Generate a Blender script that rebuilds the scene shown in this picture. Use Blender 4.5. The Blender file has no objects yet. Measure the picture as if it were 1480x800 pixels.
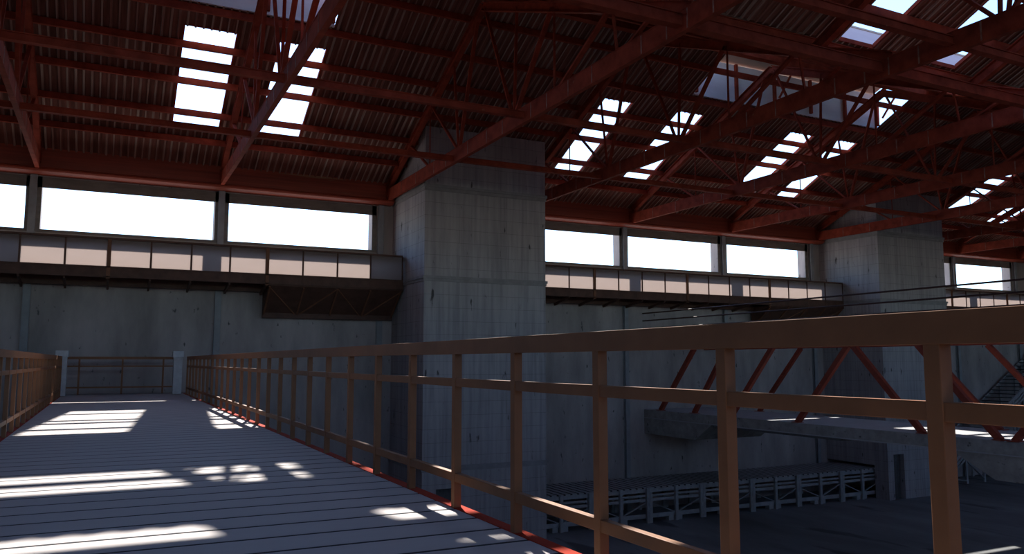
import bpy, math, random
from mathutils import Vector, Matrix
random.seed(7)
sc = bpy.context.scene
COL = sc.collection

# ------------------------------------------------------------------ view
sc.view_settings.view_transform = 'Standard'
sc.view_settings.look = 'None'
sc.view_settings.exposure = 0.0
sc.view_settings.gamma = 1.0
sc.view_settings.use_curve_mapping = False
sc.cycles.max_bounces = 10
sc.cycles.diffuse_bounces = 6
sc.cycles.transmission_bounces = 6
sc.cycles.sample_clamp_indirect = 8.0
sc.cycles.caustics_reflective = False
sc.cycles.caustics_refractive = False

# ------------------------------------------------------------------ materials
def mat(name, col, rough=.7, var=.25, scale=3.0, stretch=(1, 1, 1), metal=0.0, col2=None, thr=(.35, .7), spots=None, bump=0.0, spec=.3):
    m = bpy.data.materials.new(name); m.use_nodes = True
    nt = m.node_tree; N = nt.nodes; L = nt.links
    b = N['Principled BSDF']
    b.inputs['Roughness'].default_value = rough
    b.inputs['Metallic'].default_value = metal
    b.inputs['Specular IOR Level'].default_value = spec
    tc = N.new('ShaderNodeTexCoord'); mp = N.new('ShaderNodeMapping')
    mp.inputs['Scale'].default_value = stretch
    L.new(tc.outputs['Object'], mp.inputs['Vector'])
    nz = N.new('ShaderNodeTexNoise'); nz.inputs['Scale'].default_value = scale
    nz.inputs['Detail'].default_value = 7; nz.inputs['Roughness'].default_value = .62
    L.new(mp.outputs['Vector'], nz.inputs['Vector'])
    cr = N.new('ShaderNodeValToRGB')
    cr.color_ramp.elements[0].position = thr[0]; cr.color_ramp.elements[1].position = thr[1]
    c2 = col2 or tuple(min(1, c * (1 + var)) for c in col)
    c1 = tuple(c * (1 - var) for c in col) if not col2 else col
    cr.color_ramp.elements[0].color = (*c1, 1); cr.color_ramp.elements[1].color = (*c2, 1)
    L.new(nz.outputs['Fac'], cr.inputs['Fac'])
    out = cr.outputs['Color']
    if spots:
        sp, ssc, st, sstr = spots
        mp2 = N.new('ShaderNodeMapping'); mp2.inputs['Scale'].default_value = sstr
        L.new(tc.outputs['Object'], mp2.inputs['Vector'])
        n2 = N.new('ShaderNodeTexNoise'); n2.inputs['Scale'].default_value = ssc; n2.inputs['Detail'].default_value = 5
        L.new(mp2.outputs['Vector'], n2.inputs['Vector'])
        r2 = N.new('ShaderNodeValToRGB'); r2.color_ramp.elements[0].position = st; r2.color_ramp.elements[1].position = st + .06
        L.new(n2.outputs['Fac'], r2.inputs['Fac'])
        mx = N.new('ShaderNodeMixRGB'); L.new(r2.outputs['Color'], mx.inputs['Fac'])
        L.new(out, mx.inputs['Color1']); mx.inputs['Color2'].default_value = (*sp, 1)
        out = mx.outputs['Color']
    L.new(out, b.inputs['Base Color'])
    if bump:
        bp = N.new('ShaderNodeBump'); bp.inputs['Strength'].default_value = bump; bp.inputs['Distance'].default_value = .02
        L.new(nz.outputs['Fac'], bp.inputs['Height']); L.new(bp.outputs['Normal'], b.inputs['Normal'])
    m['out'] = 1
    return m

def block_mat(name, col, joint, w, h, vertical='XZ'):
    """plastered blockwork: running-bond joints, vertical streaks and dark pits"""
    m = mat(name, col, .85, .12, 1.3, (1, 1, .35), spots=((col[0]*.25, col[1]*.25, col[2]*.25), 3.0, .645, (1.6, 1.6, .5)))
    nt = m.node_tree; N = nt.nodes; L = nt.links
    b = N['Principled BSDF']
    src = b.inputs['Base Color'].links[0].from_socket
    geo = N.new('ShaderNodeNewGeometry'); sp = N.new('ShaderNodeSeparateXYZ'); L.new(geo.outputs['Position'], sp.inputs[0])
    ad = N.new('ShaderNodeMath'); ad.operation = 'ADD'; L.new(sp.outputs['X'], ad.inputs[0]); L.new(sp.outputs['Y'], ad.inputs[1])
    cb = N.new('ShaderNodeCombineXYZ'); L.new(ad.outputs[0], cb.inputs['X']); L.new(sp.outputs['Z'], cb.inputs['Y'])
    br = N.new('ShaderNodeTexBrick'); br.inputs['Scale'].default_value = 1.0
    br.inputs['Brick Width'].default_value = w; br.inputs['Row Height'].default_value = h
    br.inputs['Mortar Size'].default_value = .008; br.inputs['Mortar Smooth'].default_value = .3
    L.new(cb.outputs[0], br.inputs['Vector'])
    mx = N.new('ShaderNodeMixRGB'); mx.blend_type = 'MULTIPLY'
    ml = N.new('ShaderNodeMath'); ml.operation = 'MULTIPLY'; ml.inputs[1].default_value = .45
    L.new(br.outputs['Fac'], ml.inputs[0]); L.new(ml.outputs[0], mx.inputs['Fac'])
    L.new(src, mx.inputs['Color1']); mx.inputs['Color2'].default_value = (*joint, 1)
    # vertical dribbles
    mp = N.new('ShaderNodeMapping'); mp.inputs['Scale'].default_value = (6, 6, .25); L.new(geo.outputs['Position'], mp.inputs['Vector'])
    n3 = N.new('ShaderNodeTexNoise'); n3.inputs['Scale'].default_value = 1.5; n3.inputs['Detail'].default_value = 6; L.new(mp.outputs[0], n3.inputs['Vector'])
    r3 = N.new('ShaderNodeValToRGB'); r3.color_ramp.elements[0].position = .35; r3.color_ramp.elements[1].position = .6
    r3.color_ramp.elements[0].color = (.72, .72, .74, 1); r3.color_ramp.elements[1].color = (1, 1, 1, 1)
    L.new(n3.outputs['Fac'], r3.inputs['Fac'])
    m2 = N.new('ShaderNodeMixRGB'); m2.blend_type = 'MULTIPLY'; m2.inputs['Fac'].default_value = .8
    L.new(mx.outputs[0], m2.inputs['Color1']); L.new(r3.outputs[0], m2.inputs['Color2'])
    L.new(m2.outputs[0], b.inputs['Base Color'])
    return m

M = {}
M['red'] = mat('red_painted_steel', (.31, .055, .03), .8, .3, 2.5, (1, 1, 1), spots=((.34, .13, .08), 7, .70, (1, 1, 1)), spec=.08)
M['rib2'] = mat('scuffed_steel', (.26, .09, .06), .6, .3, 6, col2=(.40, .24, .18), thr=(.4, .65))
M['eave'] = mat('eave_steel', (.34, .06, .03), .5, .25, 2.0, (.12, 3, 6), spots=((.34, .20, .10), 2.2, .66, (.1, 2, 3)), spec=.4)
M['sheet'] = mat('roof_sheet', (.235, .095, .07), .85, .4, 2.0, (3, .25, .25), spec=.1)
M['rib'] = mat('roof_rib', (.30, .13, .10), .8, .35, 1.2, (5, .15, .15), col2=(.46, .34, .28), thr=(.40, .58), spec=.1)
M['rail'] = mat('brown_paint', (.27, .118, .052), .6, .12, 4.0, spec=.3)
M['kerb'] = mat('red_kerb_paint', (.38, .036, .016), .75, .12, 4.0, spec=.05)
M['bal'] = mat('balcony_steel', (.105, .05, .035), .6, .25, 3.0)
M['post'] = mat('balcony_rusty_post', (.20, .085, .045), .6, .25, 3.0)
M['plank'] = mat('plank', (.52, .475, .465), .75, .05, 1.6, (.4, 3, 1), bump=.15, spec=.25)
M['gap_shade'] = mat('plank_shadow', (.05, .05, .055), .9, .1)  # dark tone standing in for the shade in gaps between boards
M['wall'] = mat('wall_concrete', (.39, .345, .33), .85, .24, 1.1, (1, 1, .3), spots=((.10, .10, .10), 4.5, .665, (1.3, 1.3, .6)), bump=.2)
M['frame'] = mat('window_surround', (.21, .19, .17), .8, .18, 2, (1, 1, 3))
M['reveal'] = M['frame']
M['tower'] = block_mat('tower_blocks', (.43, .405, .405), (.26, .26, .26), 3.6, .45)
M['ledge'] = mat('tower_ledge', (.30, .29, .29), .8, .15, 3)  # darker than the shaft, standing in for a shadow line at the ledge
M['column'] = mat('grey_column_paint', (.30, .31, .32), .6, .12, 3)
M['floor'] = mat('hall_floor', (.24, .245, .25), .6, .3, .5, (1, .35, 1), spots=((.11, .11, .12), .8, .60, (1, .25, 1)), spec=.2)
M['slab'] = mat('slab_concrete', (.34, .33, .31), .85, .25, 2.5, spots=((.10, .10, .10), 3.0, .66, (1, 1, 1.5)), bump=.3)
M['slabtop'] = mat('slab_screed', (.42, .42, .43), .8, .08, 2)
M['wood'] = mat('grey_timber', (.37, .37, .37), .8, .2, 3)
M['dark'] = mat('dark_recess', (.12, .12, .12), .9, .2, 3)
M['cable'] = mat('dark_cable', (.07, .03, .025), .5, .1)
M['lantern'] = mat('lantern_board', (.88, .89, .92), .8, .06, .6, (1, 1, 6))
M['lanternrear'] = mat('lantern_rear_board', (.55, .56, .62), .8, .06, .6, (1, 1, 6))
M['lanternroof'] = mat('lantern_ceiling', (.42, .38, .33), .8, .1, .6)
M['cpost'] = mat('white_concrete', (.62, .62, .62), .8, .12, 6)
M['dark_ground'] = mat('dark_ground', (.06, .062, .066), .9, .1, .4)
M['earth'] = mat('ground', (.58, .53, .46), .9, .1, .2)

def translucent(name, col):
    m = bpy.data.materials.new(name); m.use_nodes = True
    nt = m.node_tree; N = nt.nodes; L = nt.links
    for n in list(N): N.remove(n)
    o = N.new('ShaderNodeOutputMaterial'); t = N.new('ShaderNodeBsdfTranslucent'); d = N.new('ShaderNodeBsdfDiffuse'); mx = N.new('ShaderNodeMixShader')
    nz = N.new('ShaderNodeTexNoise'); nz.inputs['Scale'].default_value = 1.5
    cr = N.new('ShaderNodeValToRGB'); cr.color_ramp.elements[0].color = (col[0]*.93, col[1]*.93, col[2]*.93, 1); cr.color_ramp.elements[1].color = (*col, 1)
    L.new(nz.outputs['Fac'], cr.inputs['Fac'])
    L.new(cr.outputs['Color'], t.inputs['Color']); L.new(cr.outputs['Color'], d.inputs['Color'])
    mx.inputs[0].default_value = .25
    L.new(t.outputs[0], mx.inputs[1]); L.new(d.outputs[0], mx.inputs[2]); L.new(mx.outputs[0], o.inputs[0])
    return m
M['panel'] = translucent('frosted_panel', (.62, .555, .53))

# ------------------------------------------------------------------ mesh builder
class MB:
    def __init__(s): s.v = []; s.f = []; s.m = []
    def poly(s, pts, mi=0):
        n = len(s.v); s.v += [tuple(p) for p in pts]; s.f.append(tuple(range(n, n + len(pts)))); s.m.append(mi)
    def hexa(s, p, mi=0):   # p: 8 points, bottom 4 ccw then top 4
        n = len(s.v); s.v += [tuple(q) for q in p]
        for f in ((3, 2, 1, 0), (4, 5, 6, 7), (0, 1, 5, 4), (1, 2, 6, 5), (2, 3, 7, 6), (3, 0, 4, 7)):
            s.f.append(tuple(n + i for i in f)); s.m.append(mi)
    def box(s, x0, x1, y0, y1, z0, z1, mi=0):
        s.hexa([(x0, y0, z0), (x1, y0, z0), (x1, y1, z0), (x0, y1, z0), (x0, y0, z1), (x1, y0, z1), (x1, y1, z1), (x0, y1, z1)], mi); return s
    def bar(s, a, b, w, h, up=(0, 0, 1), mi=0):
        a = Vector(a); b = Vector(b); d = (b - a).normalized(); u = Vector(up)
        if abs(d.dot(u)) > .97: u = Vector((1, 0, 0))
        r = d.cross(u).normalized(); u = r.cross(d).normalized()
        P = []
        for c in (a, b):
            P.append([c + r * (-w/2) + u * (-h/2), c + r * (w/2) + u * (-h/2), c + r * (w/2) + u * (h/2), c + r * (-w/2) + u * (h/2)])
        s.hexa([P[0][3], P[0][2], P[0][1], P[0][0], P[1][3], P[1][2], P[1][1], P[1][0]], mi); return s
    def ibeam(s, a, b, w, h, t=.03, mi=0):
        a = Vector(a); b = Vector(b); d = (b - a).normalized(); u = Vector((0, 0, 1))
        r = d.cross(u).normalized(); u = r.cross(d).normalized()
        s.bar(a, b, t, h - 2*t, mi=mi)
        s.bar(a + u*(h/2 - t/2), b + u*(h/2 - t/2), w, t, mi=mi)
        s.bar(a - u*(h/2 - t/2), b - u*(h/2 - t/2), w, t, mi=mi); return s
    def tube(s, pts, r, n=8, mi=0):
        pts = [Vector(p) for p in pts]; base = len(s.v)
        for i, p in enumerate(pts):
            d = (pts[min(i+1, len(pts)-1)] - pts[max(i-1, 0)]).normalized()
            u = Vector((0, 0, 1)) if abs(d.z) < .9 else Vector((1, 0, 0))
            x = d.cross(u).normalized(); y = x.cross(d)
            for k in range(n):
                a = 2*math.pi*k/n; s.v.append(tuple(p + x*math.cos(a)*r + y*math.sin(a)*r))
        for i in range(len(pts)-1):
            for k in range(n):
                s.f.append((base+i*n+k, base+i*n+(k+1) % n, base+(i+1)*n+(k+1) % n, base+(i+1)*n+k)); s.m.append(mi)
        s.f.append(tuple(base+k for k in range(n))[::-1]); s.m.append(mi)
        s.f.append(tuple(base+(len(pts)-1)*n+k for k in range(n))); s.m.append(mi); return s
    def prism(s, prof, x0, x1, mi=0):   # prof: (y,z) outline extruded along x
        n = len(s.v); k = len(prof)
        s.v += [(x0, y, z) for y, z in prof] + [(x1, y, z) for y, z in prof]
        s.f.append(tuple(range(n, n+k))[::-1]); s.m.append(mi); s.f.append(tuple(range(n+k, n+2*k))); s.m.append(mi)
        for i in range(k):
            j = (i+1) % k; s.f.append((n+i, n+j, n+k+j, n+k+i)); s.m.append(mi)
        return s
    def build(s, name, mats, parent=None, bevel=0.0, smooth=False):
        me = bpy.data.meshes.new(name); me.from_pydata(s.v, [], s.f)
        if not isinstance(mats, (list, tuple)): mats = [mats]
        for q in mats: me.materials.append(q)
        me.polygons.foreach_set('material_index', s.m)
        if smooth: me.polygons.foreach_set('use_smooth', [True]*len(s.f))
        me.update()
        o = bpy.data.objects.new(name, me); COL.objects.link(o)
        if parent: o.parent = parent
        if bevel:
            b = o.modifiers.new('bevel', 'BEVEL'); b.width = bevel; b.segments = 2; b.limit_method = 'ANGLE'
        return o

def tag(o, label=None, cat=None, group=None, kind=None):
    if label: o['label'] = label
    if cat: o['category'] = cat
    if group: o['group'] = group
    if kind: o['kind'] = kind
    return o
def empty(name, loc=(0, 0, 0), label=None, cat=None, group=None):
    o = bpy.data.objects.new(name, None); COL.objects.link(o); o.location = loc; o.empty_display_size = .3
    return tag(o, label, cat, group)
def copy_tree(o, parent=None, kids=None):
    c = o.copy(); COL.objects.link(c)
    if parent: c.parent = parent
    for ch in KIDS(o): copy_tree(ch, c)
    return c
def KIDS(o): return [x for x in list(bpy.data.objects) if x.parent == o]

# ------------------------------------------------------------------ setting constants (eye at z = 0, x along the windowed wall, y towards it)
YW = 28.75; YO = 29.22; FL = -6.2
X0, X1 = -15.0, 62.0
TOW = (9.4, 31.65, 53.9)      # left faces of the three block towers
TW = 4.66; YT = 25.31
RS = .48
def z1(y): return 6.5 + RS * (YW - y)          # slope rising from the windowed wall
YR = 19.95; ZR = z1(YR); BS = .4505
def zb(y): return ZR - BS * (YR - y)           # short slope falling towards the valley
YV = 13.05; ZV = zb(YV)
def z2(y): return ZV + RS * (YV - y)           # second slope
YR2 = 4.6; ZR2 = z2(YR2)
YS = -6.0
def z3(y): return ZR2 - RS * (YR2 - y)

# ------------------------------------------------------------------ walls, floor
f = MB().box(X0, X1, YS, YW, FL - .3, FL).build('floor', M['floor']); tag(f, kind='structure')
g = MB(); g.box(-160, 200, YO + .02, 180, FL - .4, FL - .1)
tag(g.build('ground', M['earth']), kind='structure')  # unseen outside ground, added to bounce warm sunlight up into the roof
g = MB(); g.box(-160, 200, -160, YS - .5, FL - .4, FL - .1)
tag(g.build('ground', M['dark_ground']), kind='structure')  # unseen ground behind the view, made dark to cut its bounce light

WIN = [(-13.2, -8.05), (-7.63, -2.5), (-2.07, 3.06), (3.51, 8.59), (14.7, 19.63), (20.07, 25.1), (25.64, 30.65), (36.9, 41.65), (42.15, 47.1)]
ZW0, ZW1 = 4.1, 5.42
w = MB()
w.box(X0, X1, YW, YO, FL, ZW0)
w.prism([(YW, ZW1), (YW, 6.75), (YO, 6.75), (YO, 5.9)], X0, X1)
xs = [X0] + [v for p in WIN for v in p] + [X1]
for i in range(0, len(xs), 2): w.prism([(YW, ZW0), (YW, ZW1), (YO, 5.9), (YO, ZW0)], xs[i], xs[i+1])
tag(w.build('wall_north', M['wall']), kind='structure')
for i, (a, b) in enumerate(WIN):     # raised plain surround of each opening
    m = MB(); y0, y1 = YW - .035, YW
    m.box(a - .16, a, y0, y1, ZW0 - .02, ZW1 + .34); m.box(b, b + .16, y0, y1, ZW0 - .02, ZW1 + .34)
    m.box(a - .16, b + .16, y0, y1 - .002, ZW1, ZW1 + .34)
    m.box(a - .16, b + .16, y0 - .02, y1, ZW0 - .08, ZW0)
    tag(m.build('window_%d' % (i + 1), M['frame']), kind='structure')
tag(MB().box(X0 - .4, X0, YS - .4, YO, FL, 13).build('wall_west', M['wall']), kind='structure')
tag(MB().box(X1, X1 + .4, YS - .4, YO, FL, 13).build('wall_east', M['wall']), kind='structure')
m = MB(); m.box(X0, X1, YS - .4, YS, FL, 2.9); m.box(X0, X1, YS - .4, YS, 5.4, 6.3)  # unseen wall behind the view; window gaps added for sky fill
xx = X0
while xx < X1:
    m.box(xx, xx + .5, YS - .4, YS, 2.9, 5.4); xx += 5.5
tag(m.build('wall_south', M['wall']), kind='structure')

# ------------------------------------------------------------------ corrugated roof
HOLES1 = [(1.5, 2.86, 23.06, 26.95), (4.06, 5.4, 23.06, 26.95), (15.25, 16.42, 23.08, 26.9), (18.48, 19.68, 23.08, 26.9),
          (24.2, 25.45, 23.15, 26.75), (26.85, 28.0, 23.15, 26.75), (38.0, 39.3, 23.15, 26.4), (42.0, 43.6, 23.15, 26.75),
          (-7.0, -5.7, 23.13, 26.75)]
LANT = [(-3.8, 5.42), (18.5, 28.1), (41.5, 50.5)]
for a, b in LANT: HOLES1.append((a, b, YR, 22.2))
HOLESB = [(a, b, 17.9, YR) for a, b in LANT] + [(1.5, 2.9, 13.5, 14.72), (4.0, 5.35, 13.5, 14.72)]
HOLES2 = [(4.0, 5.4, 8.2, 12.98), (15.2, 16.4, 8.2, 12.98), (18.25, 19.5, 8.2, 12.98), (-7.0, -5.7, 8.2, 12.9), (30, 31.3, 8.2, 12.9), (37, 38.3, 8.2, 12.9), (40.5, 41.8, 8.2, 12.9)]  # openings outside the view are added to let in more light
def sheet(name, ya, yb, zf, holes, seed):
    pitch = .21; d = .045
    xs = set(); n = int((X1 - X0) / pitch)
    prof = [(0, 0), (.135, 0), (.15, -d), (.195, -d), (.21, 0)]
    pts = []
    for i in range(n + 1):
        for px, pz in prof[:-1]: pts.append((X0 + i*pitch + px, pz))
    pts.append((X0 + (n+1)*pitch, 0))
    def hz(x):
        t = (x - X0) % pitch
        for (a, za), (b, zb_) in zip(prof, prof[1:]):
            if a <= t <= b + 1e-9: return za + (zb_ - za)*(t - a)/max(b - a, 1e-6)
        return 0
    for h in holes:
        for q in h[:2]: pts.append((q, hz(q)))
    pts.sort()
    ye = sorted(set([ya, yb] + [q for h in holes for q in h[2:]]), reverse=True)
    idx = {}; m = MB()
    def vi(i, j):
        if (i, j) not in idx:
            idx[i, j] = len(m.v); x, z = pts[i]; m.v.append((x, ye[j], zf(ye[j]) + z))
        return idx[i, j]
    for i in range(len(pts) - 1):
        xm = (pts[i][0] + pts[i+1][0]) / 2
        if pts[i+1][0] - pts[i][0] < 1e-5: continue
        rib = hz(xm) < -.5*d
        for j in range(len(ye) - 1):
            ym = (ye[j] + ye[j+1]) / 2
            if any(h[0] < xm < h[1] and h[2] < ym < h[3] for h in holes): continue
            m.f.append((vi(i, j), vi(i+1, j), vi(i+1, j+1), vi(i, j+1))); m.m.append(1 if rib else 0)
    o = m.build(name, [M['sheet'], M['rib']]); tag(o, kind='structure'); return o
sheet('ceiling', YO + .1, YR, z1, HOLES1, 1)
sheet('ceiling', YR, YV, zb, HOLESB, 2)
sheet('ceiling', YV, YR2, z2, HOLES2, 3)
HOLES3 = [(x, x + 1.4, -4.5, 3.2) for x in (-11.0, -4.5, 1.5, 8.0, 14.8, 21.0, 27.0, 33.0, 39.0, 45.0, 51.0)]  # unseen roof openings, added to let blue sky light into the hall
sheet('ceiling', YR2, YS - .4, z3, HOLES3, 4)
# upstand edges of the openings in the first slope: thin trims round each hole
def curb(h, zf, i):
    m = MB(); a, b, y0, y1 = h; t = .05
    for x in (a, b):
        xx = (x - t, x) if x == a else (x, x + t)
        m.hexa([(xx[0], y0, zf(y0) - .02), (xx[1], y0, zf(y0) - .02), (xx[1], y1, zf(y1) - .02), (xx[0], y1, zf(y1) - .02),
                (xx[0], y0, zf(y0) + .08), (xx[1], y0, zf(y0) + .08), (xx[1], y1, zf(y1) + .08), (xx[0], y1, zf(y1) + .08)])
    m.box(a, b, y1, y1 + t, zf(y1) - .04, zf(y1) + .06); m.box(a, b, y0 - t, y0, zf(y0) - .02, zf(y0) + .08)
    tag(m.build('trim_%d' % i, M['red']), kind='structure')
k = 1
for h in HOLES1[:9]: curb(h, z1, k); k += 1
for h in HOLES2: curb(h, z2, k); k += 1

# ------------------------------------------------------------------ roof lanterns
names = ['long raised roof lantern over the left part of the ridge', 'long raised roof lantern above the gap between the two towers',
         'far raised roof lantern beyond the right tower']
for i, (a, b) in enumerate(LANT):
    r = empty('roof_lantern', ((a+b)/2, YR, ZR), names[i], 'roof lantern')
    r2 = lambda p: (p[0] - (a+b)/2, p[1] - YR, p[2] - ZR)
    ox, oy, oz = -(a+b)/2, -YR, -ZR
    def bx(m, x0, x1, y0, y1, zz0, zz1): m.box(x0+ox, x1+ox, y0+oy, y1+oy, zz0+oz, zz1+oz)
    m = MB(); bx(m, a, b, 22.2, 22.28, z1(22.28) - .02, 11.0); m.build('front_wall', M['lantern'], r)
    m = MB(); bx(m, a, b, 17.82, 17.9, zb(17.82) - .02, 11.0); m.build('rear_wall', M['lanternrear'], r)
    zt = 12.05
    holes = (1.5, 4.85) if i == 0 else None  # unseen hatch added in the first lantern roof to place sun on the deck
    m = MB()
    def slope(xa, xb, ya, yb):
        zz = lambda y: 11.0 + (zt - 11.0) * (22.5 - y) / (22.5 - YR)
        m.hexa([(xa+ox, ya+oy, zz(ya)+oz), (xb+ox, ya+oy, zz(ya)+oz), (xb+ox, yb+oy, zz(yb)+oz), (xa+ox, yb+oy, zz(yb)+oz),
                (xa+ox, ya+oy, zz(ya)+oz+.06), (xb+ox, ya+oy, zz(ya)+oz+.06), (xb+ox, yb+oy, zz(yb)+oz+.06), (xa+ox, yb+oy, zz(yb)+oz+.06)])
    if holes:
        slope(a, holes[0], YR, 22.5); slope(holes[1], b, YR, 22.5)
        slope(holes[0], holes[1], 21.12, 22.5); slope(holes[0], holes[1], YR, 20.1)
    else: slope(a, b, YR, 22.5)
    zz = lambda y: 11.0 + (zt - 11.0) * (y - 17.6) / (YR - 17.6)
    m.hexa([(a+ox, 17.8+oy, 11+oz), (b+ox, 17.8+oy, 11+oz), (b+ox, 0, zt+oz), (a+ox, 0, zt+oz),
            (a+ox, 17.8+oy, 11.06+oz), (b+ox, 17.8+oy, 11.06+oz), (b+ox, 0, zt+.06+oz), (a+ox, 0, zt+.06+oz)])
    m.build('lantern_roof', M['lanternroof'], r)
    n = 5
    for j in range(n + 1):
        x = a + .06 + (b - a - .12) * j / n
        MB().box(x-.05+ox, x+.05+ox, 22.08+oy, 22.19+oy, z1(22.2)+.02+oz, 11.0+oz).build('post', M['red'], r)
    for j in (0, 2, 5):
        x = a + .06 + (b - a - .12) * j / n
        MB().bar((x+ox, 22.1+oy, 10.95+oz), (x+ox, 0, zt-.08+oz), .09, .12).build('rafter', M['red'], r)
        MB().bar((x+ox, 17.95+oy, 10.9+oz), (x+ox, 0, zt-.08+oz), .09, .12).build('rafter', M['red'], r)
        MB().bar((x+ox, 21.9+oy, z1(21.9)+.15+oz), (x+ox, 20.3+oy, zt-.3+oz), .06, .06).build('brace', M['red'], r)

# ------------------------------------------------------------------ purlins and longitudinal beams
def spans(y):
    """x intervals free of the towers"""
    if y < YT - .05: return [(X0, X1)]
    out = []; x = X0
    for t in TOW: out.append((x, t)); x = t + TW
    out.append((x, X1)); return out
def purlin(y, z, label, w=.09, h=.19, slope=0.0, group=None):
    sp = spans(y)
    names_ = ['left of the near tower', 'between the two towers', 'right of the far tower', 'far right end']
    for i, (a, b) in enumerate(sp):
        m = MB(); m.bar((a, y, z), (b, y, z), .02, h)                       # C section
        m.box(a, b, y, y + w, z + h/2 - .02, z + h/2); m.box(a, b, y, y + w, z - h/2, z - h/2 + .02)
        o = m.build('roof_purlin', M['red'])
        tag(o, label + (', ' + names_[i] if len(sp) > 1 else ''), 'purlin', group or 'purlins under the corrugated roof')
for y, t in ((27.2, 'lowest red purlin just above the eaves beam'), (26.05, 'second red purlin up from the eaves beam'),):
    purlin(y, z1(y) - .15, t)
for y, t in ((24.82, 'third red purlin up from the eaves, crossing the lower part of the bright roof openings'),
             (23.52, 'fourth red purlin up, crossing the upper part of the bright roof openings'),
             (22.3, 'fifth red purlin up, along the lower edge of the roof lanterns'),
             (20.98, 'red purlin crossing the middle of the lantern openings')):
    purlin(y, z1(y) - .15, t)
for y, t in ((18.6, 'first red purlin behind the ridge on the falling slope'), (17.3, 'second red purlin behind the ridge on the falling slope'),
             (16.3, 'third red purlin behind the ridge on the falling slope'), (15.2, 'last red purlin before the roof valley')):
    purlin(y, zb(y) - .15, t)
for y, t in ((12.0, 'first red purlin above the roof valley on the second slope, crossing its bright openings'), (10.8, 'second red purlin above the roof valley'),
             (9.6, 'third red purlin above the roof valley'), (8.3, 'fourth red purlin above the roof valley'), (6.9, 'fifth red purlin above the roof valley')):
    purlin(y, z2(y) - .15, t)
def longbeam(y, z, w, h, label, name='tie_beam', cat='beam'):
    m = MB(); m.bar((X0, y, z), (X1, y, z), w, h)
    m.box(X0, X1, y - w/2 - .03, y + w/2 + .03, z + h/2, z + h/2 + .02)
    m.box(X0, X1, y - w/2 - .03, y + w/2 + .03, z - h/2 - .02, z - h/2)
    tag(m.build(name, M['red']), label, cat)
longbeam(YR, ZR - .28, .18, .3, 'heavy red ridge beam along the top of the first slope', 'ridge_beam')
longbeam(YV + .1, ZV - .22, .16, .26, 'heavy red valley beam between the two roof slopes', 'valley_beam')
longbeam(22.02, 6.08, .1, .12, 'long red tie beam resting on the truss chords nearest the windowed wall')
longbeam(17.4, 6.14, .1, .13, 'long red tie beam resting on the truss chords, second from the windowed wall')
longbeam(11.2, 6.17, .12, .2, 'long red tie beam low under the roof valley, third from the windowed wall')
longbeam(9.6, 6.17, .1, .13, 'long red tie beam nearest the viewer at the top of the view')
# eaves beam along the wall
SP = spans(28)
for i, (a, b) in enumerate(SP):
    a += .11 if i else 0; b -= .11 if i < 3 else 0
    m = MB()
    m.prism([(28.52, 6.0), (28.47, 6.02), (28.47, 6.72), (28.74, 6.72), (28.74, 6.0)], a, b)
    m.prism([(28.30, 5.86), (28.26, 5.91), (28.30, 5.97), (28.45, 6.0), (28.74, 6.0), (28.74, 5.8), (28.45, 5.8)], a, b)
    tag(m.build('eaves_beam', M['eave']), ['deep red eaves beam above the windows left of the near tower', 'deep red eaves beam above the three windows between the towers',
        'deep red eaves beam above the windows right of the far tower', 'deep red eaves beam past the last tower'][i], 'beam')

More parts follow.
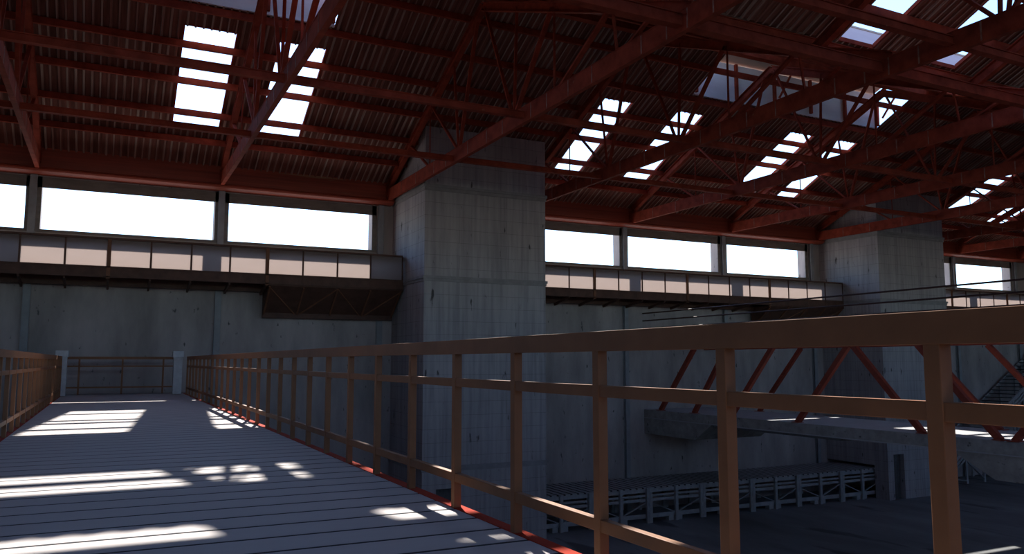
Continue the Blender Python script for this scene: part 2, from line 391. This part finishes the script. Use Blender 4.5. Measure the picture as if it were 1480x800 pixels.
# ------------------------------------------------------------------ trusses
ZC = 6.15
def truss(label):
    r = empty('roof_truss', (0, 0, 0), label, 'truss')
    top1 = lambda y: 10.02 - .42 * (y - YR)
    topb = lambda y: 10.02 - .41 * (YR - y)
    top2 = lambda y: z2(y) - .45
    m = MB(); m.box(-.05, .05, YS + .1, 28.5, ZC - .19, ZC + .19)
    m.box(-.06, .06, YS + .1, 28.5, ZC - .21, ZC - .19); m.box(-.06, .06, YS + .1, 28.5, ZC + .19, ZC + .21)
    for y in (26.8, 25.3, 23.6, 22.6, 20.9, 19.6, 18.6, 17.0, 16.2, 15.2, 14.2, 12.4, 11.6, 11.0, 10.3, 9.0, 7.6, 6.3, 5.0, 3.2):
        m.box(-.057, .057, y - .02, y + .012, ZC - .188, ZC + .188, 1)
    m.build('bottom_chord', [M['red'], M['rib2']], r)
    nodes = [24.15, 21.7, 17.95, 15.7, 12.8, 9.4, 8.6, 4.6, 1.0, -2.0]

    m = MB(); m.ibeam((0, 28.35, top1(28.35)), (0, YR, top1(YR)), .16, .26, .025); m.build('top_chord', M['red'], r)
    m = MB(); m.ibeam((0, YR, topb(YR)), (0, 10.95, topb(10.95)), .16, .26, .025); m.build('top_chord', M['red'], r)
    m = MB(); m.ibeam((0, YV, top2(YV)), (0, YR2, top2(YR2)), .16, .26, .025); m.build('top_chord', M['red'], r)
    m = MB(); m.ibeam((0, YR2, z3(YR2) - .42), (0, YS + .1, z3(YS + .1) - .42), .16, .26, .025); m.build('top_chord', M['red'], r)
    MB().box(-.08, .08, 28.3, 28.5, ZC, top1(28.4)).build('heel_plate', M['red'], r)
    B = ZC + .18
    W = [((26.0, top1(26.0)), (24.2, B), .07), ((24.1, top1(24.1)), (24.1, B), .03),
         ((24.0, top1(24.0)), (21.78, B), .07), ((22.1, top1(22.1)), (21.7, B), .055), ((20.3, top1(20.3)), (21.6, B), .08),
         ((19.85, topb(19.85)), (18.1, B), .07), ((17.85, topb(17.85)), (18.0, B), .06), ((16.0, topb(16.0)), (17.9, B), .09),
         ((15.9, topb(15.9)), (15.9, B), .04), ((13.5, topb(13.5)), (15.6, B), .09), ((13.45, topb(13.45)), (13.3, B), .05),
         ((11.9, topb(11.9)), (12.9, B), .07),
         ((10.6, top2(10.6)), (8.75, B), .1), ((8.5, top2(8.5)), (8.65, B), .07), ((7.9, top2(7.9)), (8.5, B), .07), ((5.6, top2(5.6)), (8.4, B), .09),
         ((4.6, z3(4.6) - .42), (4.6, B), .05), ((1.5, z3(1.5) - .42), (4.4, B), .08), ((1.3, z3(1.3) - .42), (-.5, B), .07)]
    for (p, q, t) in W:
        nm = 'hanger' if abs(p[0] - q[0]) < .05 else 'diagonal'
        MB().bar((0, p[0], p[1]), (0, q[0], q[1]), t*.7, t*1.25, up=(1, 0, 0)).build(nm, M['red'], r)
    return r
TX = [(-13.4, 'red roof truss farthest left, beyond the left edge of the view'), (-7.85, 'red roof truss overhead at the far left, second from the end wall'),
      (-2.2, 'red roof truss with its foot above the left window pier'), (3.22, 'red roof truss with its foot between the two wide left windows'),
      (9.1, 'red roof truss with its foot against the left side of the near tower'), (14.4, 'red roof truss just right of the near tower'),
      (20.05, 'red roof truss with its foot over the first pier right of the near tower'), (25.6, 'red roof truss with its foot over the second pier right of the near tower'),
      (31.2, 'red roof truss with its foot against the left side of the far tower'), (36.75, 'red roof truss just right of the far tower'),
      (42.0, 'red roof truss over the pier right of the far tower'), (47.5, 'red roof truss at the right end of the last window'), (53.4, 'farthest red roof truss on the right')]
t0 = truss(TX[0][1]); t0.location.x = TX[0][0]
kids0 = KIDS(t0)
for x, lab in TX[1:]:
    c = t0.copy(); COL.objects.link(c); c.location.x = x; c['label'] = lab
    for ch in kids0:
        d = ch.copy(); COL.objects.link(d); d.parent = c
for o in bpy.data.objects:
    if o.name.startswith('roof_truss'): o['group'] = 'red steel roof trusses'

# ------------------------------------------------------------------ towers
tl = ['large pale blockwork tower in the middle, near one', 'pale blockwork tower at the right with a doorway, far one', 'last pale blockwork tower beyond the right edge']
for i, tx in enumerate(TOW):
    r = empty('concrete_tower', (tx, YT, FL), tl[i], 'tower')
    dx0, dx1 = (.5, 1.2) if i != 1 else (.38, 1.08)
    D = YW - YT - .01; H = -FL
    m = MB()
    def seg(x0, x1, y0, y1, za, zb_): m.box(x0, x1, y0, y1, za, zb_)
    dz = 2.0    # doorway head
    seg(0, dx0, 0, .35, 0, dz); seg(dx1, TW, 0, .35, 0, dz)
    if i == 1:   # opening in the left face that takes the stage tables
        seg(0, .3, .35, .72, 0, 1.48)
        seg(0, .3, .35, D, 1.48, dz)
    else: seg(0, .3, .35, D, 0, dz)
    seg(TW - .3, TW, .35, .72, 0, dz); seg(TW - .3, TW, .72, D, 1.48, dz)
    zt0, zt1 = z1(YT) - .12 + H, z1(YW) - .12 + H
    m.hexa([(0, 0, dz), (TW, 0, dz), (TW, D, dz), (0, D, dz), (0, 0, zt0), (TW, 0, zt0), (TW, D, zt1), (0, D, zt1)])
    m.build('shaft', M['tower'], r)
    for za, zb_ in ((5.80, 6.02), (2.70, 2.88), (-3.64, -3.46)):
        m = MB(); e = .06
        if za > 5:
            m.box(-e, TW + e, -e, D, za + H + .12, zb_ + H); m.box(-e*.5, TW + e*.5, -e*.5, D, za + H, za + H + .12)
        else:
            m.box(-e, TW + e, -e, D, za + H + .09, zb_ + H); m.box(-e*.5, TW + e*.5, -e*.5, D, za + H, za + H + .09)
        m.build('ledge', M['ledge'], r)
    m = MB(); y = .25; m.box(dx0 + .02, dx1 - .02, y, y + .05, 0, dz - .02)
    for q in range(4): m.box(dx0 + .05 + q*.16, dx0 + .07 + q*.16, y - .01, y, .02, dz - .05)
    m.build('door', M['dark'], r)

# ------------------------------------------------------------------ wall columns
cols = [(-7.85, 'far left'), (-2.3, 'left'), (3.26, 'x'), (8.9, 'x'), (19.85, 'x'), (25.38, 'x'), (30.98, 'x'), (41.9, 'x'), (47.45, 'x')]
cl = ['slim grey wall column beyond the left edge', 'slim grey wall column between the two leftmost windows', 'slim grey wall column between the two wide left windows',
      'slim grey wall column beside the left side of the near tower', 'slim grey wall column at the first pier right of the near tower',
      'slim grey wall column at the second pier right of the near tower', 'slim grey wall column beside the left side of the far tower',
      'slim grey wall column at the pier right of the far tower', 'slim grey wall column at the right end of the last window']
for (x, _), lab in zip(cols, cl):
    m = MB(); m.box(x - .1, x + .1, YW - .17, YW - .15, FL, 5.79); m.box(x - .1, x + .1, YW - .04, YW, FL, 5.79); m.box(x - .02, x + .06, YW - .15, YW - .04, FL, 5.79)
    tag(m.build('wall_column', M['column']), lab, 'column', 'slim grey columns on the windowed wall')

# ------------------------------------------------------------------ balconies
def balcony(a, b, label, k0, thick, soff):
    """a..b run along the wall; posts measured from the right end"""
    r = empty('balcony', (0, 27.37, 2.87), label, 'balcony')
    def P(m, name, mt, bevel=0): return m.build(name, mt, r, bevel)
    o = lambda m, x0, x1, y0, y1, za, zb_: m.box(x0, x1, y0 - 27.2, y1 - 27.2, za - 2.86, zb_ - 2.86)
    m = MB(); o(m, a, b, 27.24, YW - .36, 2.72, 2.84); P(m, 'deck', M['bal'])
    m = MB(); o(m, a, b, 27.16, 27.22, 2.54, 2.88); o(m, a, b, 27.13, 27.16, 2.84, 2.88); o(m, a, b, 27.13, 27.16, 2.54, 2.58); P(m, 'edge_beam', M['bal'])
    m = MB(); o(m, a, b, 28.22, 28.36, 2.36, 2.72); P(m, 'wall_beam', M['bal'])
    m = MB(); o(m, a, b, 27.14, 27.22, 3.70, 3.765); o(m, a, b, 27.22, 27.545, 3.725, 3.755); P(m, 'top_rail', M['bal'])
    x = b - .0; xs_ = []
    while x > a: xs_.append(x); x -= 1.178
    for i, x in enumerate(xs_):
        th = (i % 4 == 0 and i > 0)
        m = MB()
        if th: o(m, x - .055, x + .055, 27.13, 27.23, 2.5, 3.72)
        else: o(m, x - .022, x + .022, 27.15, 27.2, 2.5, 3.72)
        P(m, 'baluster', M['post'] if th else M['bal'])
        if i < len(xs_) - 1:
            m = MB(); o(m, xs_[i+1] + .03, x - .03, 27.175, 27.183, 2.885, 3.7); P(m, 'frosted_panel', M['panel'])
        m = MB(); m.bar((x, 27.22 - 27.2, 2.52 - 2.86), (x, 28.36 - 27.2, 2.3 - 2.86), .06, .1); P(m, 'bracket', M['bal'])
    if a == SEG[1][0] or a == SEG[2][0] or True:
        m = MB()
    if soff:
        s0 = soff
        m = MB()     # raking soffit from the front edge down to the wall
        y0, y1 = 0.0, YW - .19 - 27.37
        m.hexa([(s0, y0, -.36), (b, y0, -.36), (b, y1, -1.28), (s0, y1, -1.28), (s0, y0, -.32), (b, y0, -.32), (b, y1, -1.22), (s0, y1, -1.22)])
        m.prism([(y0, -.34), (y1, -.34), (y1, -1.24)], s0, s0 + .04); m.prism([(y0, -.34), (y1, -.34), (y1, -1.24)], b - .04, b)
        P(m, 'raking_soffit', M['bal'])
        m = MB(); m.box(s0, b, y1 - .1, y1, -1.38, -1.16); P(m, 'soffit_beam', M['bal'])
        n = 4; wd = (b - s0) / n
        for q in range(n + 1):
            xx = min(max(s0 + q*wd, s0 + .04), b - .04)
            MB().bar((xx, y0 + .02, -.39), (xx, y1, -1.3), .05, .06).build('soffit_rib', M['post'], r)
            if q < n:
                xa, xb = (s0 + q*wd, s0 + (q+1)*wd)
                if q % 2: xa, xb = xb, xa
                MB().bar((xa, y0 + .03, -.385), (xb, y1, -1.3), .03, .04).build('soffit_brace', M['post'], r)
    return r
SEG = [(-14.9, 9.33), (14.13, 31.58), (36.40, 53.83)]
balcony(*SEG[0], 'dark brown balcony with frosted panels left of the near tower', 0, 4, 4.7)
balcony(*SEG[1], 'dark brown balcony with frosted panels between the two towers', 0, 4, 26.9)
balcony(*SEG[2], 'dark brown balcony with frosted panels right of the far tower', 0, 4, None)

# ------------------------------------------------------------------ near footbridge
DZ = -1.0
br = empty('footbridge', (.5, 12, DZ), 'long footbridge of pale grey planks with brown railings, underfoot', 'footbridge')
bo = Vector((.5, 12, DZ))
XL, XR = -1.17, 2.2
y = -3.4; pitch = .358; first = None
while y < 27.3:
    if first is None:
        m = MB(); m.box(XL + .03 - bo.x, XR - .03 - bo.x, .02, pitch - .02, -.045, 0)
        m.box(XL + .03 - bo.x, XR - .03 - bo.x, .006, .02, -.045, -.002, 1); m.box(XL + .03 - bo.x, XR - .03 - bo.x, pitch - .02, pitch - .006, -.045, -.002, 1)  # dark strips along both edges, painted as the shade of the gap
        first = m.build('plank', [M['plank'], M['gap_shade']], br); first.location = (0, y - bo.y, 0)
    else:
        c = first.copy(); COL.objects.link(c); c.parent = br; c.location = (0, y - bo.y, 0)
    y += pitch
m = MB(); m.box(XL - bo.x, XR - bo.x, -3.4 - bo.y, 27.35 - bo.y, -.08, -.05); m.build('deck_underlay', M['gap_shade'], br)
for s, x in ((-1, XL), (1, XR)):
    m = MB(); xa, xb = (x - .06, x + .03) if s < 0 else (x - .03, x + .06)
    m.box(xa - bo.x, xb - bo.x, -3.4 - bo.y, 27.35 - bo.y, -.38, .003)
    m.build('edge_girder', M['kerb'], br)
YP = [2.49 + .918 * k for k in range(-6, 27)]
YEND = 26.35
for s, x in ((-1, XL), (1, XR)):
    rl = MB(); rl.box(x - .03 - bo.x, x + .03 - bo.x, -3.3 - bo.y, YEND - bo.y, 1.05, 1.148)
    rr = rl.build('railing', M['rail'], br, .0015)
    for za, zb_ in ((.825, .882), (.175, .235)):
        m = MB(); m.box(x - .022 - bo.x, x + .022 - bo.x, -3.3 - bo.y, YEND - bo.y, za, zb_)
        m.build('middle_rail' if za > .5 else 'lower_rail', M['rail'], rr, .003)
    p0 = None
    for yy in YP:
        if yy > YEND + .02: continue
        if p0 is None:
            p0 = MB().box(x - .027 - bo.x, x + .027 - bo.x, -.027, .027, -.02, 1.06).build('railing_post', M['rail'], rr, .003); p0.location = (0, yy - bo.y, 0)
        else:
            c = p0.copy(); COL.objects.link(c); c.parent = rr; c.location = (0, yy - bo.y, 0)
for o in KIDS(br):
    if o.name.startswith('edge_girder'): o['label'] = 'bright red girder edge along the planks'
# end of the bridge
for xa, xb, lab in ((-1.33, -.99, 'pale concrete post with a wide cap at the left end of the footbridge'), (1.78, 2.09, 'pale concrete post with a wide cap at the right end of the footbridge')):
    r = empty('concrete_post', ((xa+xb)/2, 26.6, DZ), lab, 'post')
    hw = (xb - xa)/2
    MB().box(-hw*.8, hw*.8, -.14, .14, 0.012, 1.12).build('shaft', M['cpost'], r, .01)
    MB().box(-hw, hw, -.17, .17, 1.12, 1.31).build('cap', M['cpost'], r, .015)
er = empty('end_railing', (.4, 27.25, DZ), 'low brown railing closing the far end of the footbridge in front of the wall', 'railing')
for za, zb_, nm in ((1.06, 1.14, 'top_rail'), (.83, .875, 'middle_rail'), (.2, .245, 'lower_rail')):
    MB().box(-1.5, 1.5, -.025, .025, za, zb_).build(nm, M['rail'], er, .003)
for x in (-1.13, .03, 1.17, -1.48, 1.48): MB().box(x - .025, x + .025, -.025, .025, .012, 1.06).build('railing_post', M['rail'], er)
m = MB(); m.box(-1.5, 2.5, 27.36, YW - .01, -1.4, DZ - .02); m.prism([(25.6, -1.5), (25.9, -2.0), (YW - .01, -2.0), (YW - .01, -1.4), (25.6, -1.4)], -1.1, 2.1)
tag(m.build('bridge_landing', M['slab']), 'concrete landing carrying the far end of the plank footbridge at the wall', 'landing')

# ------------------------------------------------------------------ far concrete footbridge
BX, BX2 = 20.8, 24.2; BZ = -2.06
m = MB()
prof = [(YW - .01, BZ), (YW - .01, -3.07), (25.4, -3.07), (24.4, -2.42), (14.6, -2.42), (13.4, -3.07), (8.5, -3.07), (7.5, -2.42), (YS + .02, -2.42), (YS + .02, BZ)]
# extruded deck with haunches
m.prism(prof, BX, BX2)
r = empty('concrete_footbridge', (0, 0, 0), 'concrete footbridge with haunched supports at the right, beyond the near railing', 'footbridge')
m.build('deck_slab', M['slab'], r)
m = MB(); m.box(BX - .04, BX + .1, YS + .02, YW - .02, BZ - .36 + .0, BZ - .33); m.box(BX + .02, BX2 - .02, YS + .02, YW - .02, BZ, BZ + .012); m.build('walking_surface', M['slabtop'], r)
m = MB(); m.box(BX + .3, BX2 - .3, 10.3, 11.5, FL, -3.07); m.build('pier', M['slab'], r)
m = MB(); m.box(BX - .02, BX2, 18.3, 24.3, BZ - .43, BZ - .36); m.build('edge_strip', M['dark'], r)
def btruss(x, label, mem, w):
    r = empty('bridge_truss', (x, 0, BZ), label, 'truss')
    zt = .5 - BZ
    MB().box(-.09, .09, YS + .2, YW - .2, zt, zt + .2).build('top_chord', M['kerb2'], r)
    for (p, q) in mem:
        MB().bar((0, p, .012), (0, q, zt), w, w*.85, up=(1, 0, 0)).build('diagonal', M['kerb2'], r)
        MB().box(-.13, .13, p - .16, p + .16, .012, .035).build('base_plate', M['kerb2'], r)
    return r
M['kerb2'] = mat('orange_red_steel', (.30, .055, .03), .55, .2, 5, spots=((.40, .22, .14), 9, .70, (1, 1, 1)))
near = [(27.72, 25.47), (25.56, 23.6), (23.45, 21.22), (20.2, 17.98), (15.5, 17.8), (13.28, 15.55), (12.9, 10.7), (9.2, 10.5), (9.0, 6.7), (5, 6.5)]
far = [(25.3, 22.95), (15.25, 17.65), (13.15, 15.5), (12.8, 10.6), (9.2, 10.4)]
btruss(BX + .12, 'red steel truss along the near edge of the concrete footbridge', near, .17)
btruss(BX2 - .12, 'red steel truss along the far edge of the concrete footbridge', far, .15)
for z, lab in ((2.07, 'topmost of the three thin cables above the concrete footbridge'), (1.75, 'middle of the three thin cables above the concrete footbridge'),
               (1.42, 'lowest of the three thin cables above the concrete footbridge')):
    pts = [(BX, YW - .02 - (YW - YS) * t / 24, z + .01*math.sin(math.pi*t/24)) for t in range(25)]
    tag(MB().tube(pts, .028, 8).build('guard_cable', M['cable']), lab, 'cable', 'thin cables above the concrete footbridge')
tag(MB().tube([(BX, YW - .02, -1.26), (BX, YS, -1.26)], .016, 8).build('guard_cable', M['cable']), 'single thin cable strung low across the truss diagonals', 'cable')

# ------------------------------------------------------------------ slatted stage tables
TH = 1.34; TWD = 2.62; TY0, TY1 = 26.05, 28.55
def stage_table(label):
    r = empty('stage_table', (0, TY0, FL), label, 'table', 'slatted stage tables in a row along the wall')
    D = TY1 - TY0; W = TWD
    m = MB(); n = 9
    for q in range(n):
        a = .0 + q * W / n; c = a + W/n; m.box(a + .045, c - .045, .0, D, TH - .045, TH)
        m.box(a + .02, a + .045, .0, D, TH - .045, TH - .003, 1); m.box(c - .045, c - .02, .0, D, TH - .045, TH - .003, 1)  # slat edges painted dark in place of gap shade
    m.build('slatted_top', [M['wood'], M['gap_shade']], r)
    for yy in (-.04, D - .1):
        for x, ww in ((.0, .13), (W/2 - .065, .13), (W - .13, .13)):
            MB().box(x + .004, x + ww - .004, yy, yy + .1, 0, TH - (.0 if yy < 0 else .05)).build('leg', M['wood'], r)
    for za, zb_ in ((TH - .20, TH - .05), (TH - .36, TH - .28), (TH - .54, TH - .43)):
        m = MB(); m.box(.13, W - .13, .065, .1, za, zb_); m.build('front_rail', M['wood'], r)
    for x0, x1, za, zb_ in ((.13, W/2 - .07, TH - .58, .32), (W/2 + .07, W - .13, .32, TH - .58)):
        MB().bar((x0, .045, za), (x1, .045, zb_), .03, .075, up=(0, 1, 0)).build('brace', M['wood'], r)
    m = MB(); m.box(.13, W - .13, .065, .1, .17, .33); m.build('bottom_board', M['wood'], r)
    for x in (W/2 - .34, W/2 + .08): MB().box(x, x + .24, .06, .3, 0, .168).build('foot', M['wood'], r)
    for x in (.03, W/2 - .04, W - .11):
        MB().box(x, x + .06, .11, D - .11, TH - .2, TH - .05).build('side_rail', M['wood'], r)
    return r
labs = ['grey slatted stage table partly behind the near tower, first of the row', 'grey slatted stage table second from the near tower',
        'grey slatted stage table third from the near tower, under the haunch of the concrete footbridge', 'grey slatted stage table in the middle of the row along the wall',
        'grey slatted stage table third from the far tower', 'grey slatted stage table second from the far tower', 'grey slatted stage table pushed into the opening of the far tower']
s0 = stage_table(labs[0]); s0.location.x = 13.82 + .32
k0 = KIDS(s0); x = s0.location.x
XS = [14.12, 16.4, 19.03, 21.6, 24.25, 26.88, 29.5]
s0.location.x = 13.78
for i in range(1, 7):
    c = s0.copy(); COL.objects.link(c); c.location.x = 13.78 + i * 2.625; c['label'] = labs[i]
    for ch in k0:
        d = ch.copy(); COL.objects.link(d); d.parent = c

# ------------------------------------------------------------------ raked stand right of the far tower
rs = empty('raked_stand', (36.6, 27.0, FL), 'steep grey slatted stand climbing along the wall right of the far tower', 'stand')
m = MB(); n = 40; LX, LZ = 13.2, 7.55; DP = 1.55
for q in range(n):
    xa = .2 + q * LX / n; z = .25 + q * LZ / n
    m.box(xa + .03, xa + LX/n*.9, 0, DP, z, z + .05); m.box(xa, xa + .03, 0, DP, z, z + .046, 1); m.box(xa + LX/n*.9, xa + LX/n*.9 + .03, 0, DP, z, z + .046, 1)  # tread edges carry painted gap shade too
m.build('slatted_treads', [M['wood'], M['gap_shade']], rs)
sl = LZ / LX
for yy in (-.04, DP - .04):
    MB().bar((.3, yy, .2), (LX + .2, yy, LZ + .2), .08, .16).build('stringer', M['wood'], rs)
for dz in (-.26, -.48): MB().bar((1.2, -.04, .2 + .9*sl + dz), (LX + .2, -.04, LZ + .2 + dz), .05, .1).build('side_rail', M['wood'], rs)
for q in range(9):
    xx = 1.5 + q * 1.4; zz = .2 + (xx - .3) * sl
    for yy in (-.1, DP - .1):
        MB().box(xx - .06, xx + .06, yy, yy + .08, 0, zz - .02).build('post', M['wood'], rs)
    if q < 8: MB().bar((xx, -.09, max(.1, zz - .55)), (xx + 1.4, -.09, max(.15, zz - 1.6)), .04, .09, up=(0, 1, 0)).build('brace', M['wood'], rs)

# ------------------------------------------------------------------ light
sd = Vector((.25, 1.0, 1.0)).normalized()
S = bpy.data.lights.new('sun', 'SUN'); S.energy = 10.5; S.angle = math.radians(.53); S.color = (1, .955, .89)
so = bpy.data.objects.new('sun', S); COL.objects.link(so); so.location = (0, 0, 30)
so.rotation_euler = sd.to_track_quat('Z', 'Y').to_euler()
wd = bpy.data.worlds.new('world'); sc.world = wd; wd.use_nodes = True
nt = wd.node_tree; bg = nt.nodes['Background']
sky = nt.nodes.new('ShaderNodeTexSky'); sky.sky_type = 'NISHITA'; sky.sun_disc = False
sky.sun_elevation = math.asin(sd.z); sky.sun_rotation = math.atan2(sd.x, sd.y)
sky.air_density = 1.0; sky.dust_density = 0.4; sky.ozone_density = 6.0
nt.links.new(sky.outputs[0], bg.inputs[0]); bg.inputs[1].default_value = .42

# ------------------------------------------------------------------ camera
f_, pit, yaw = 1160.0, .1046, .4652
cp, sp_ = math.cos(pit), math.sin(pit); cw, sw = math.cos(yaw), math.sin(yaw)
Fv = Vector((sw*cp, cw*cp, sp_)); Rv = Vector((cw, -sw, 0)); Uv = Rv.cross(Fv)
cam = bpy.data.cameras.new('camera'); cam.sensor_width = 36; cam.lens = 36 * f_ / 1480; cam.clip_start = .05; cam.clip_end = 500
co = bpy.data.objects.new('camera', cam); COL.objects.link(co)
co.matrix_world = Matrix(((Rv.x, Uv.x, -Fv.x, 0), (Rv.y, Uv.y, -Fv.y, 0), (Rv.z, Uv.z, -Fv.z, 0), (0, 0, 0, 1)))
sc.camera = co
